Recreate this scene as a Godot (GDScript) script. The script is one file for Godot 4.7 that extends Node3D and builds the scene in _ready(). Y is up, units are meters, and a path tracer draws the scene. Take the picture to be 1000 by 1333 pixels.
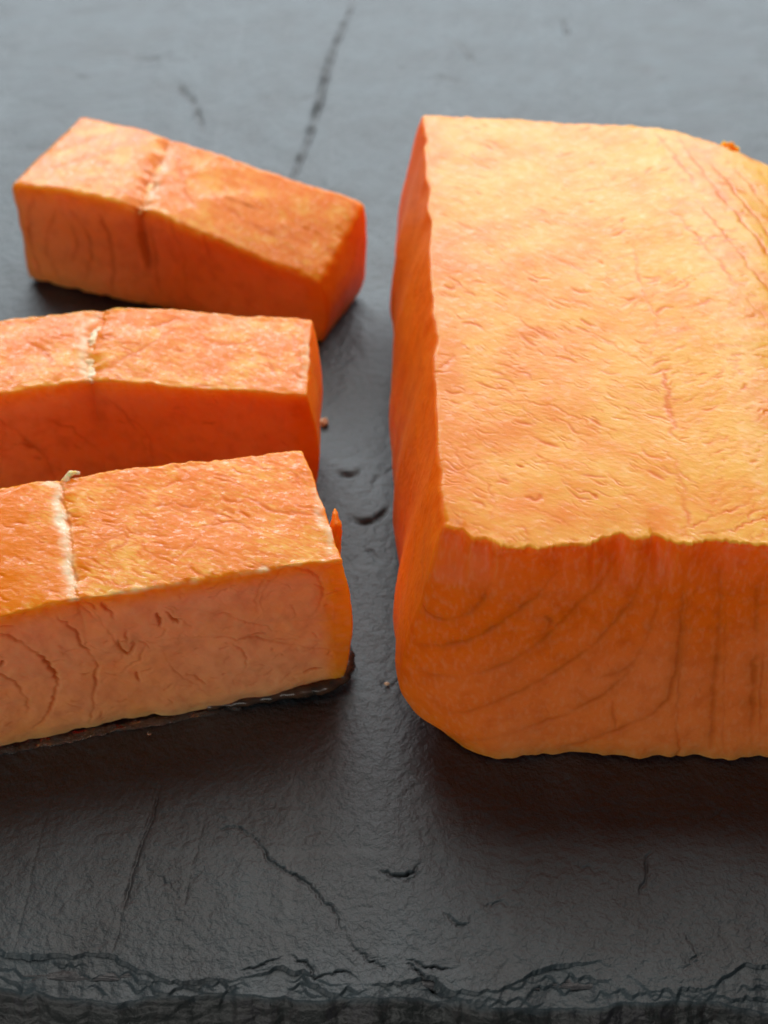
extends Node3D
# Smoked salmon, one thick block and three slices, on a dark slate board. One unit is a metre; helpers work in centimetres (CM).
const CM := 0.01

var BLOCK_FRONT_LINES = [
	[0.05, 0.05, [Vector2(0.44, 3.21), Vector2(0.82, 2.97), Vector2(1.34, 3.28), Vector2(1.56, 3.85)]],
	[0.05, 0.05, [Vector2(0.45, 2.28), Vector2(1.25, 2.60), Vector2(1.92, 3.21), Vector2(2.30, 3.69), Vector2(2.54, 4.08)]],
	[0.05, 0.045, [Vector2(0.43, 1.68), Vector2(1.39, 1.96), Vector2(2.26, 2.51), Vector2(2.89, 3.45), Vector2(3.40, 4.15)]],
	[0.045, 0.04, [Vector2(0.87, 0.88), Vector2(2.02, 1.52), Vector2(2.77, 2.13), Vector2(3.40, 2.97), Vector2(3.81, 4.00)]],
	[0.045, 0.04, [Vector2(1.33, 0.42), Vector2(2.37, 0.84), Vector2(3.31, 1.43), Vector2(3.88, 2.39), Vector2(4.09, 4.04)]],
	[0.05, 0.05, [Vector2(2.61, 0.13), Vector2(3.63, 0.70), Vector2(4.32, 1.25), Vector2(4.48, 2.13), Vector2(4.36, 4.08)]],
	[0.03, 0.03, [Vector2(4.69, 0.23), Vector2(4.54, 2.13), Vector2(4.43, 4.08)]],
	[0.06, 0.05, [Vector2(5.26, 0.23), Vector2(5.13, 1.69), Vector2(5.02, 2.97), Vector2(4.89, 4.04)]],
	[0.03, 0.03, [Vector2(5.44, 0.32), Vector2(5.22, 2.13), Vector2(4.99, 3.77)]],
	[0.06, 0.05, [Vector2(5.93, 0.23), Vector2(5.72, 1.69), Vector2(5.46, 3.85)]],
	[0.03, 0.03, [Vector2(6.04, 0.32), Vector2(5.66, 2.97)]],
	[0.05, 0.04, [Vector2(3.21, 1.87), Vector2(3.73, 2.13), Vector2(4.02, 2.72)]],
	[0.05, 0.06, [Vector2(2.39, 3.17), Vector2(2.49, 3.05), Vector2(2.46, 2.98)]],
	[0.03, 0.03, [Vector2(3.56, 1.43), Vector2(3.68, 0.70)]],
	[0.03, 0.05, [Vector2(4.64, 0.88), Vector2(4.76, 0.23), Vector2(4.68, -0.16)]],
]
var FRONT_SLICE_LINES = [
	[0.035, 0.05, [Vector2(-6.00, 2.86), Vector2(-5.50, 2.50), Vector2(-5.33, 2.13), Vector2(-5.19, 1.67), Vector2(-5.21, 1.15), Vector2(-5.42, 0.66), Vector2(-5.70, 0.41)]],
	[0.03, 0.035, [Vector2(-4.93, 2.95), Vector2(-4.72, 2.41), Vector2(-4.57, 1.78), Vector2(-4.63, 1.00), Vector2(-4.86, 0.19)]],
	[0.025, 0.02, [Vector2(-4.50, 3.01), Vector2(-4.30, 2.56), Vector2(-4.15, 2.11), Vector2(-4.11, 1.76), Vector2(-4.32, 1.46)]],
	[0.035, 0.05, [Vector2(-6.07, 2.06), Vector2(-5.75, 1.63), Vector2(-5.67, 1.18), Vector2(-5.67, 0.82)]],
	[0.03, 0.05, [Vector2(-5.92, 2.10), Vector2(-5.82, 2.21)]],
	[0.03, 0.02, [Vector2(-1.88, 2.23), Vector2(-1.89, 2.68), Vector2(-1.69, 3.05), Vector2(-1.36, 3.14), Vector2(-1.02, 2.83), Vector2(-0.97, 2.32), Vector2(-1.23, 1.95), Vector2(-1.59, 1.95)]],
	[0.03, 0.02, [Vector2(-1.97, 2.29), Vector2(-1.96, 2.70), Vector2(-1.83, 3.16)]],
	[0.025, 0.02, [Vector2(-3.61, 2.03), Vector2(-3.03, 1.94), Vector2(-2.44, 1.78), Vector2(-1.85, 1.58), Vector2(-0.95, 1.08), Vector2(-0.60, 0.97)]],
	[0.02, 0.015, [Vector2(-3.03, 2.61), Vector2(-2.30, 2.19), Vector2(-1.84, 1.83), Vector2(-0.94, 1.28)]],
	[0.035, 0.05, [Vector2(-4.11, 2.18), Vector2(-4.04, 1.81), Vector2(-3.89, 2.01)]],
	[0.03, 0.05, [Vector2(-3.52, 2.63), Vector2(-3.47, 2.31)]],
	[0.03, 0.05, [Vector2(-3.35, 2.60), Vector2(-3.22, 2.30)]],
	[0.03, 0.04, [Vector2(-4.27, 3.04), Vector2(-4.12, 2.64)]],
	[0.03, 0.03, [Vector2(-4.01, 2.41), Vector2(-4.01, 2.08)]],
	[0.025, 0.04, [Vector2(-3.98, 1.29), Vector2(-3.91, 1.10)]],
	[0.025, 0.03, [Vector2(-3.22, 1.11), Vector2(-2.88, 0.75)]],
	[0.035, 0.05, [Vector2(-1.33, 0.65), Vector2(-1.02, 0.62)]],
	[0.02, 0.03, [Vector2(-1.47, 2.34), Vector2(-1.46, 2.00)]],
	[0.02, 0.02, [Vector2(-2.45, 1.71), Vector2(-2.24, 1.14), Vector2(-2.52, 0.66)]],
	[0.02, 0.02, [Vector2(-3.73, 2.01), Vector2(-3.95, 1.55), Vector2(-4.39, 1.30)]],
	[0.03, 0.05, [Vector2(-4.49, 3.13), Vector2(-4.37, 2.90)]],
	[0.02, 0.02, [Vector2(-3.52, 1.79), Vector2(-3.29, 1.03), Vector2(-2.78, 0.45)]],
]
var MIDDLE_SLICE_LINES = [
	[0.05, 0.05, [Vector2(-6.71, 1.77), Vector2(-6.54, 1.65)]],
	[0.05, 0.05, [Vector2(-6.61, 1.42), Vector2(-6.51, 1.29)]],
	[0.05, 0.05, [Vector2(-5.85, 1.53), Vector2(-5.70, 1.40)]],
	[0.04, 0.03, [Vector2(-7.15, 2.45), Vector2(-6.78, 2.04), Vector2(-6.38, 1.25), Vector2(-6.37, 0.31)]],
	[0.03, 0.03, [Vector2(-6.21, 2.35), Vector2(-5.90, 2.02), Vector2(-5.40, 1.34)]],
	[0.03, 0.03, [Vector2(-4.57, 1.50), Vector2(-4.46, 1.42)]],
	[0.03, 0.03, [Vector2(-4.71, 2.21), Vector2(-4.46, 1.78), Vector2(-4.39, 1.06)]],
	[0.04, 0.03, [Vector2(-7.18, 1.37), Vector2(-7.32, 0.98)]],
	[0.03, 0.03, [Vector2(-5.29, 2.77), Vector2(-4.78, 2.20), Vector2(-4.56, 1.60)]],
]
var BACK_SLICE_LOIN_LINES = [
	[0.06, 0.05, [Vector2(-8.02, 2.42), Vector2(-8.31, 1.27), Vector2(-8.08, 0.29)]],
	[0.05, 0.04, [Vector2(-7.43, 2.26), Vector2(-7.89, 1.16), Vector2(-7.63, 0.30)]],
	[0.05, 0.04, [Vector2(-7.22, 2.40), Vector2(-6.74, 1.53), Vector2(-6.98, 0.46)]],
	[0.06, 0.05, [Vector2(-6.55, 2.55), Vector2(-6.22, 1.55), Vector2(-6.39, 0.19)]],
	[0.05, 0.04, [Vector2(-7.18, 2.02), Vector2(-7.09, 1.35), Vector2(-7.35, 0.88)]],
]
var BACK_SLICE_LINES = [
	[0.05, 0.04, [Vector2(-5.21, 2.61), Vector2(-5.18, 1.67), Vector2(-5.14, 0.27)]],
	[0.04, 0.03, [Vector2(-4.79, 2.62), Vector2(-4.51, 1.69), Vector2(-4.53, 0.59)]],
	[0.03, 0.03, [Vector2(-3.99, 2.43), Vector2(-3.86, 1.72)]],
]
var BLOCK_TOP_LINES = [
	[0.05, 0.03, [Vector2(4.69, -2.52), Vector2(4.65, -0.85), Vector2(4.74, 0.18), Vector2(4.77, 0.91)]],
	[0.06, 0.04, [Vector2(4.63, 1.84), Vector2(4.60, 2.93), Vector2(4.57, 3.75)]],
	[0.05, 0.03, [Vector2(4.42, 4.14), Vector2(4.48, 5.08), Vector2(4.38, 6.13)]],
	[0.04, 0.03, [Vector2(2.86, -1.94), Vector2(3.40, -1.53), Vector2(3.71, -1.12)]],
	[0.05, 0.05, [Vector2(1.04, -0.80), Vector2(1.25, -0.74)]],
	[0.05, 0.05, [Vector2(0.90, 1.84), Vector2(1.17, 1.43)]],
	[0.03, 0.05, [Vector2(4.34, 5.96), Vector2(4.85, 5.62), Vector2(5.41, 5.35)]],
	[0.03, 0.05, [Vector2(4.50, 6.05), Vector2(5.13, 5.93), Vector2(5.76, 5.58)]],
	[0.03, 0.03, [Vector2(2.24, 4.33), Vector2(2.57, 4.56), Vector2(2.91, 4.75)]],
	[0.04, 0.05, [Vector2(2.42, 4.33), Vector2(2.87, 4.56)]],
	[0.05, 0.05, [Vector2(2.06, 5.17), Vector2(2.28, 5.30), Vector2(2.35, 5.12)]],
	[0.03, 0.04, [Vector2(0.71, 4.14), Vector2(1.17, 4.52), Vector2(1.65, 4.33)]],
	[0.03, 0.03, [Vector2(0.85, 3.55), Vector2(1.07, 4.14), Vector2(1.61, 5.08), Vector2(1.57, 5.79)]],
	[0.06, 0.04, [Vector2(5.74, -7.12), Vector2(6.15, -5.52), Vector2(6.25, -4.68)]],
	[0.06, 0.05, [Vector2(6.21, -6.94), Vector2(6.79, -4.68), Vector2(7.34, -2.81), Vector2(7.83, -1.12)]],
	[0.06, 0.05, [Vector2(6.87, -6.04), Vector2(7.43, -4.04), Vector2(8.02, -1.94)]],
	[0.05, 0.04, [Vector2(6.12, -4.36), Vector2(6.60, -2.81), Vector2(7.05, -1.39), Vector2(7.52, -0.33)]],
	[0.05, 0.03, [Vector2(5.56, -3.72), Vector2(6.16, -1.94), Vector2(6.78, -0.07)]],
	[0.05, 0.04, [Vector2(7.38, -6.22), Vector2(7.87, -4.68), Vector2(8.36, -2.81)]],
	[0.04, 0.03, [Vector2(1.90, -0.07), Vector2(2.65, 0.67), Vector2(3.35, 1.61)]],
	[0.03, 0.03, [Vector2(3.45, 0.67), Vector2(3.92, 1.15), Vector2(4.48, 1.84)]],
	[0.03, 0.04, [Vector2(4.34, -0.07), Vector2(4.96, -0.59), Vector2(5.60, -1.12)]],
	[0.03, 0.03, [Vector2(1.87, 2.72), Vector2(2.72, 2.93), Vector2(3.39, 3.55)]],
]
var FRONT_SLICE_TOP_LINES = [
	[0.04, 0.06, [Vector2(-4.26, 4.45), Vector2(-4.06, 4.64), Vector2(-4.19, 5.00)]],
	[0.03, 0.05, [Vector2(-4.80, 4.32), Vector2(-4.65, 4.45)]],
	[0.04, 0.05, [Vector2(-3.72, 3.88), Vector2(-3.36, 3.78)]],
	[0.05, 0.05, [Vector2(-2.25, 3.68), Vector2(-1.79, 3.98), Vector2(-1.29, 4.11)]],
	[0.05, 0.05, [Vector2(-1.55, 3.98), Vector2(-1.23, 4.11), Vector2(-1.09, 4.03)]],
	[0.03, 0.03, [Vector2(-2.61, 3.88), Vector2(-2.91, 4.64), Vector2(-3.37, 5.36)]],
	[0.03, 0.04, [Vector2(-3.77, 3.49), Vector2(-3.17, 3.18), Vector2(-2.84, 3.39)]],
	[0.03, 0.04, [Vector2(-1.67, 2.88), Vector2(-1.46, 3.08), Vector2(-1.25, 3.68)]],
	[0.04, 0.04, [Vector2(-3.05, 4.45), Vector2(-2.33, 4.26), Vector2(-2.06, 4.64)]],
	[0.03, 0.04, [Vector2(-4.55, 5.00), Vector2(-4.24, 4.64), Vector2(-3.66, 4.45)]],
]
var MIDDLE_SLICE_TOP_LINES = [
	[0.06, 0.06, [Vector2(-4.56, -1.65), Vector2(-4.21, -1.78), Vector2(-3.94, -2.05)]],
	[0.05, 0.05, [Vector2(-5.11, -0.35), Vector2(-4.48, -0.99), Vector2(-3.97, -1.65)]],
	[0.05, 0.04, [Vector2(-3.65, -1.38), Vector2(-2.90, -1.12), Vector2(-2.47, -1.25)]],
	[0.05, 0.04, [Vector2(-3.73, -0.10), Vector2(-3.66, -0.05)]],
	[0.05, 0.05, [Vector2(-6.86, -1.38), Vector2(-6.33, -0.86), Vector2(-6.10, -0.35)]],
	[0.05, 0.04, [Vector2(-2.14, -0.60), Vector2(-1.97, -0.10)]],
	[0.04, 0.03, [Vector2(-1.77, -1.65), Vector2(-1.57, -0.60), Vector2(-1.47, 0.14)]],
]
var BACK_SLICE_TOP_LINES = [
	[0.06, 0.05, [Vector2(-8.15, -9.89), Vector2(-7.12, -10.30), Vector2(-6.27, -10.71)]],
	[0.06, 0.05, [Vector2(-7.79, -8.91), Vector2(-6.82, -9.49), Vector2(-5.66, -10.30)]],
	[0.06, 0.05, [Vector2(-4.84, -9.49), Vector2(-4.50, -7.97), Vector2(-4.09, -7.25)]],
	[0.06, 0.05, [Vector2(-3.99, -6.20), Vector2(-2.76, -5.21), Vector2(-1.76, -4.58)]],
	[0.06, 0.05, [Vector2(-3.99, -7.97), Vector2(-2.87, -6.89), Vector2(-1.68, -6.55)]],
	[0.07, 0.05, [Vector2(-1.61, -4.89), Vector2(-0.99, -5.87), Vector2(-0.68, -6.89)]],
	[0.06, 0.05, [Vector2(-6.01, -7.60), Vector2(-5.54, -7.97), Vector2(-5.22, -8.91)]],
]
var SLATE_CRACKS = [
	[0.07, 0.1, [Vector2(-0.80, -28.64), Vector2(-1.21, -25.16), Vector2(-1.63, -22.03), Vector2(-1.87, -19.19), Vector2(-2.11, -16.13), Vector2(-2.47, -13.60), Vector2(-2.72, -10.90)]],
	[0.06, 0.07, [Vector2(-3.53, 6.62), Vector2(-3.65, 7.70), Vector2(-3.82, 8.84), Vector2(-3.90, 10.05)]],
	[0.04, 0.03, [Vector2(-3.62, 6.78), Vector2(-3.77, 8.14), Vector2(-3.89, 9.24)]],
	[0.04, 0.03, [Vector2(-5.27, 7.09), Vector2(-5.31, 8.42), Vector2(-5.30, 9.96)]],
	[0.04, 0.025, [Vector2(-2.75, 7.09), Vector2(-2.93, 8.84), Vector2(-2.98, 10.21)]],
	[0.035, 0.1, [Vector2(-2.75, 7.40), Vector2(-2.57, 7.82), Vector2(-2.38, 7.82), Vector2(-2.01, 7.96), Vector2(-1.75, 8.35), Vector2(-1.48, 8.59), Vector2(-0.91, 9.14), Vector2(-0.68, 9.44), Vector2(-0.50, 9.79), Vector2(-0.11, 10.21), Vector2(0.16, 10.49), Vector2(0.64, 10.78)]],
	[0.03, 0.06, [Vector2(-0.98, 6.97), Vector2(-0.73, 7.32), Vector2(-0.50, 7.58), Vector2(-0.40, 7.99)]],
	[0.05, 0.12, [Vector2(-0.19, 8.56), Vector2(0.17, 8.67), Vector2(0.41, 8.62), Vector2(0.62, 8.42)]],
	[0.03, 0.09, [Vector2(0.79, 9.27), Vector2(1.09, 9.57), Vector2(1.27, 9.38)]],
	[0.03, 0.06, [Vector2(-3.31, 9.54), Vector2(-2.92, 9.46)]],
	[0.03, 0.06, [Vector2(-3.71, 8.56), Vector2(-3.34, 8.77), Vector2(-2.95, 9.24)]],
	[0.03, 0.05, [Vector2(-2.73, 8.56), Vector2(-2.88, 8.77)]],
	[0.03, 0.05, [Vector2(-2.28, 7.55), Vector2(-2.56, 7.09)]],
	[0.04, 0.09, [Vector2(-1.09, -1.12), Vector2(-0.77, -0.98), Vector2(-0.47, -1.12)]],
	[0.05, 0.12, [Vector2(-0.67, 0.23), Vector2(-0.45, 0.46), Vector2(-0.15, 0.39), Vector2(0.08, 0.04)]],
	[0.04, 0.07, [Vector2(-0.66, 1.07), Vector2(-0.36, 1.22), Vector2(0.00, 1.72)]],
	[0.03, 0.06, [Vector2(-0.57, 1.83), Vector2(-0.42, 2.46)]],
	[0.06, 0.08, [Vector2(-6.36, -20.01), Vector2(-5.65, -18.66), Vector2(-5.20, -16.86), Vector2(-4.92, -16.13)]],
	[0.06, 0.07, [Vector2(1.72, -23.55), Vector2(2.42, -22.75), Vector2(2.84, -21.44), Vector2(3.42, -21.15)]],
	[0.06, 0.07, [Vector2(8.02, -21.15), Vector2(8.32, -20.29), Vector2(8.76, -19.85)]],
	[0.06, 0.06, [Vector2(11.60, -24.51), Vector2(11.50, -22.33)]],
	[0.05, 0.06, [Vector2(1.16, -20.01), Vector2(1.74, -20.29), Vector2(2.53, -19.74)]],
	[0.05, 0.06, [Vector2(-8.46, -22.63), Vector2(-7.50, -21.73), Vector2(-6.46, -22.03)]],
	[0.05, 0.06, [Vector2(5.89, -24.83), Vector2(5.86, -23.24)]],
	[0.05, 0.05, [Vector2(-10.43, -21.44), Vector2(-9.06, -20.29), Vector2(-8.17, -20.58)]],
	[0.04, 0.08, [Vector2(-0.20, 4.58), Vector2(0.07, 4.80), Vector2(0.26, 4.58)]],
	[0.04, 0.06, [Vector2(-0.28, 3.06), Vector2(0.00, 3.65)]],
	[0.03, 0.06, [Vector2(4.16, 7.84), Vector2(3.95, 8.56), Vector2(3.74, 9.24)]],
	[0.03, 0.05, [Vector2(4.36, 9.64), Vector2(4.46, 10.02), Vector2(4.26, 10.27)]],
	[0.03, 0.05, [Vector2(1.36, 9.24), Vector2(1.70, 9.18), Vector2(2.27, 9.24)]],
	[0.03, 0.04, [Vector2(2.80, 8.42), Vector2(3.47, 8.70)]],
	[0.04, 0.08, [Vector2(-2.02, 10.30), Vector2(-1.70, 10.17), Vector2(-1.45, 10.11)]],
	[0.04, 0.1, [Vector2(-1.32, 10.02), Vector2(-1.09, 10.21), Vector2(-0.92, 10.40), Vector2(-0.54, 10.37), Vector2(-0.33, 10.46)]],
	[0.04, 0.1, [Vector2(0.33, 10.19), Vector2(0.65, 10.46), Vector2(0.86, 10.70)]],
	[0.03, 0.08, [Vector2(0.33, 10.17), Vector2(1.04, 10.30)]],
]
var LEDGE_EDGE = [Vector2(-6.17, 10.02), Vector2(-5.51, 10.02), Vector2(-4.84, 10.05), Vector2(-3.97, 10.02), Vector2(-3.61, 10.21), Vector2(-3.04, 10.47), Vector2(-1.95, 10.42), Vector2(-1.42, 10.22), Vector2(-1.09, 10.35), Vector2(-0.76, 10.55), Vector2(0.22, 10.52), Vector2(0.65, 10.37), Vector2(0.92, 10.64), Vector2(1.62, 10.62), Vector2(2.30, 10.25), Vector2(3.07, 10.17), Vector2(3.43, 10.37), Vector2(3.77, 10.64), Vector2(4.65, 10.54), Vector2(5.09, 10.20), Vector2(5.47, 10.22), Vector2(6.12, 10.25)]
var BREAK_EDGE = [Vector2(-6.06, 10.49), Vector2(-5.41, 10.52), Vector2(-3.75, 10.76), Vector2(-3.02, 10.62), Vector2(-1.83, 10.66), Vector2(-0.86, 10.71), Vector2(0.64, 10.71), Vector2(1.50, 10.83), Vector2(2.14, 10.82), Vector2(2.78, 10.83), Vector2(3.75, 10.76), Vector2(4.50, 10.76), Vector2(5.34, 10.85), Vector2(5.98, 10.88)]

var noise_low := FastNoiseLite.new()
var noise_mid := FastNoiseLite.new()
var noise_fine := FastNoiseLite.new()
var noise_jag := FastNoiseLite.new()
var rng := RandomNumberGenerator.new()
var crust_m: StandardMaterial3D
var block_crust_m: StandardMaterial3D

# how far the pale crust is broken back from the block's front edge, along its length (cm)
var CRUST_EDGE = [Vector2(0.4, 0.6), Vector2(0.83, 0.52), Vector2(1.1, 0.46), Vector2(1.25, 0.2), Vector2(1.5, 0.24), Vector2(1.64, 0.04), Vector2(2.1, 0.0), Vector2(2.6, 0.1), Vector2(2.9, 0.12), Vector2(3.05, 0.25), Vector2(3.2, 0.35), Vector2(3.42, 0.5), Vector2(3.65, 0.28), Vector2(3.95, 0.45), Vector2(4.1, 0.28), Vector2(4.25, 0.14), Vector2(4.8, 0.26), Vector2(5.5, 0.08), Vector2(6.5, 0.3), Vector2(8.0, 0.1), Vector2(11.0, 0.3)]

# ---------------------------------------------------------------- colours (linear, real-world base colours)
var crust_pale := Color(0.95, 0.43, 0.06)
var crust_yellow := Color(0.95, 0.49, 0.05)
var crust_orange := Color(0.89, 0.22, 0.010)
var flesh_orange := Color(0.92, 0.165, 0.005)
var flesh_pink := Color(0.90, 0.33, 0.14)
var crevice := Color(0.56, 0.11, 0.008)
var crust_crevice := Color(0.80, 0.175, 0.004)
var fat_pale := Color(0.95, 0.60, 0.27)
var fat_cream := Color(0.94, 0.76, 0.50)


# A sheet of numbers on which lines are drawn: how deep a groove is at a point of a face.
class GrooveSheet:
	var x0: float
	var y0: float
	var cell: float
	var w: int
	var h: int
	var depth: PackedFloat32Array
	var blunt := 0.45   # how quickly lines thin out towards their ends

	func _init(a: float, b: float, c: float, d: float, size: float) -> void:
		x0 = a
		y0 = b
		cell = size
		w = int((c - a) / size) + 2
		h = int((d - b) / size) + 2
		depth.resize(w * h)

	func stamp(x: float, y: float, r: float, amount: float) -> void:
		var reach := r * 1.8
		var i0 := maxi(0, int((x - reach - x0) / cell))
		var i1 := mini(w - 1, int((x + reach - x0) / cell) + 1)
		var j0 := maxi(0, int((y - reach - y0) / cell))
		var j1 := mini(h - 1, int((y + reach - y0) / cell) + 1)
		for j in range(j0, j1 + 1):
			for i in range(i0, i1 + 1):
				var dx := x0 + i * cell - x
				var dy := y0 + j * cell - y
				var v := amount * exp(-(dx * dx + dy * dy) / (r * r) * 1.6)
				if v > depth[j * w + i]:
					depth[j * w + i] = v

	# a smooth line through the points, thin at both ends, with a little wander
	func line(points: Array, r: float, amount: float, wander: float, n: FastNoiseLite) -> void:
		var count := points.size()
		var total := 0.0
		for k in count - 1:
			total += points[k].distance_to(points[k + 1])
		var gone := 0.0
		for k in count - 1:
			var a: Vector2 = points[maxi(k - 1, 0)]
			var b: Vector2 = points[k]
			var c: Vector2 = points[k + 1]
			var d: Vector2 = points[mini(k + 2, count - 1)]
			var length := b.distance_to(c)
			var steps := maxi(2, int(length / (r * 0.45)))
			for s in steps:
				var t := float(s) / steps
				var p := b.cubic_interpolate(c, a, d, t)
				var along := (gone + length * t) / total
				var taper := pow(clampf(sin(along * PI), 0.0, 1.0), blunt)
				var wob := Vector2(n.get_noise_2d(p.x * 2.2 + 31.0, p.y * 2.2), n.get_noise_2d(p.x * 2.2, p.y * 2.2 - 57.0)) * wander + Vector2(n.get_noise_2d(p.x * 7.0, p.y * 7.0 + 9.0), n.get_noise_2d(p.x * 7.0 + 80.0, p.y * 7.0)) * wander * 0.5
				var vary := 0.66 + 0.7 * n.get_noise_2d(p.x * 1.3 - 11.0, p.y * 1.3 + 90.0)
				stamp(p.x + wob.x, p.y + wob.y, r * (0.55 + 0.45 * taper) * (0.8 + 0.3 * vary), amount * taper * clampf(vary, 0.15, 1.2))
			gone += length

	func at(x: float, y: float) -> float:
		var fx := (x - x0) / cell
		var fy := (y - y0) / cell
		if fx < 0.0 or fy < 0.0 or fx >= w - 1 or fy >= h - 1:
			return 0.0
		var i := int(fx)
		var j := int(fy)
		fx -= i
		fy -= j
		var k := j * w + i
		return lerpf(lerpf(depth[k], depth[k + 1], fx), lerpf(depth[k + w], depth[k + w + 1], fx), fy)


func sheet(x0: float, y0: float, x1: float, y1: float, size: float, lines: Array, grow := 1.0, deepen := 1.0, wander := 0.04, blunt := 0.45) -> GrooveSheet:
	var g := GrooveSheet.new(x0, y0, x1, y1, size)
	g.blunt = blunt
	for l in lines:
		g.line(l[2], l[0] * grow, l[1] * deepen, wander, noise_jag)
	return g


# ---------------------------------------------------------------- a lump of flesh: a rounded block between eight corners
# how: tops and foots [front left, front right, back right, back left] in cm, step sizes, and the sheets of lines on its faces
class Lump:
	var tops: Array
	var foots: Array
	var size: Vector3
	var cuts: PackedFloat32Array
	var radius := 0.1
	var crisp := 0.05
	var soft := false
	var xs: PackedFloat32Array
	var ys: PackedFloat32Array
	var zs: PackedFloat32Array
	var top_lines: GrooveSheet
	var front_lines: GrooveSheet
	var pale_lines: GrooveSheet
	var seam_lines: GrooveSheet
	var shape := ""
	var pink := 0.55
	var ex: Vector3
	var ez: Vector3


func axis(segments: Array) -> PackedFloat32Array:
	var out := PackedFloat32Array([0.0])
	var at := 0.0
	for s in segments:
		var n := maxi(1, roundi((s[0] - at) / s[1]))
		for k in n:
			out.append(at + (s[0] - at) * (k + 1) / n)
		at = s[0]
	return out


# tops and foots: stations along the lump, left to right, each [front, back]
func settle(l: Lump) -> void:
	var long := 0.0
	var high := 0.0
	var deep := 0.0
	var last := l.tops.size() - 1
	l.cuts = PackedFloat32Array([0.0])
	for k in last + 1:
		high += (l.tops[k][0].y + l.tops[k][1].y) * 0.5 / (last + 1)
		deep += Vector2(l.tops[k][1].x - l.tops[k][0].x, l.tops[k][1].z - l.tops[k][0].z).length() / (last + 1)
		if k < last:
			long += ((l.tops[k + 1][0] - l.tops[k][0]).length() + (l.tops[k + 1][1] - l.tops[k][1]).length()) * 0.5
			l.cuts.append(long)
	for k in last + 1:
		l.cuts[k] /= long
	l.size = Vector3(long, high, deep)
	l.ex = Vector3(l.tops[last][0].x - l.tops[0][0].x, 0, l.tops[last][0].z - l.tops[0][0].z).normalized()
	l.ez = Vector3(-l.ex.z, 0, l.ex.x)   # towards the viewer
	if l.ez.z < 0:
		l.ez = -l.ez


func placed(l: Lump, q: Vector3) -> Vector3:
	var u := q.x / l.size.x
	var v := q.y / l.size.y
	var w := q.z / l.size.z
	var k := 0
	while k < l.cuts.size() - 2 and u > l.cuts[k + 1]:
		k += 1
	u = (u - l.cuts[k]) / (l.cuts[k + 1] - l.cuts[k])
	var low: Vector3 = l.foots[k][0].lerp(l.foots[k + 1][0], u).lerp(l.foots[k][1].lerp(l.foots[k + 1][1], u), w)
	var high: Vector3 = l.tops[k][0].lerp(l.tops[k + 1][0], u).lerp(l.tops[k][1].lerp(l.tops[k + 1][1], u), w)
	return low.lerp(high, v)


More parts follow.
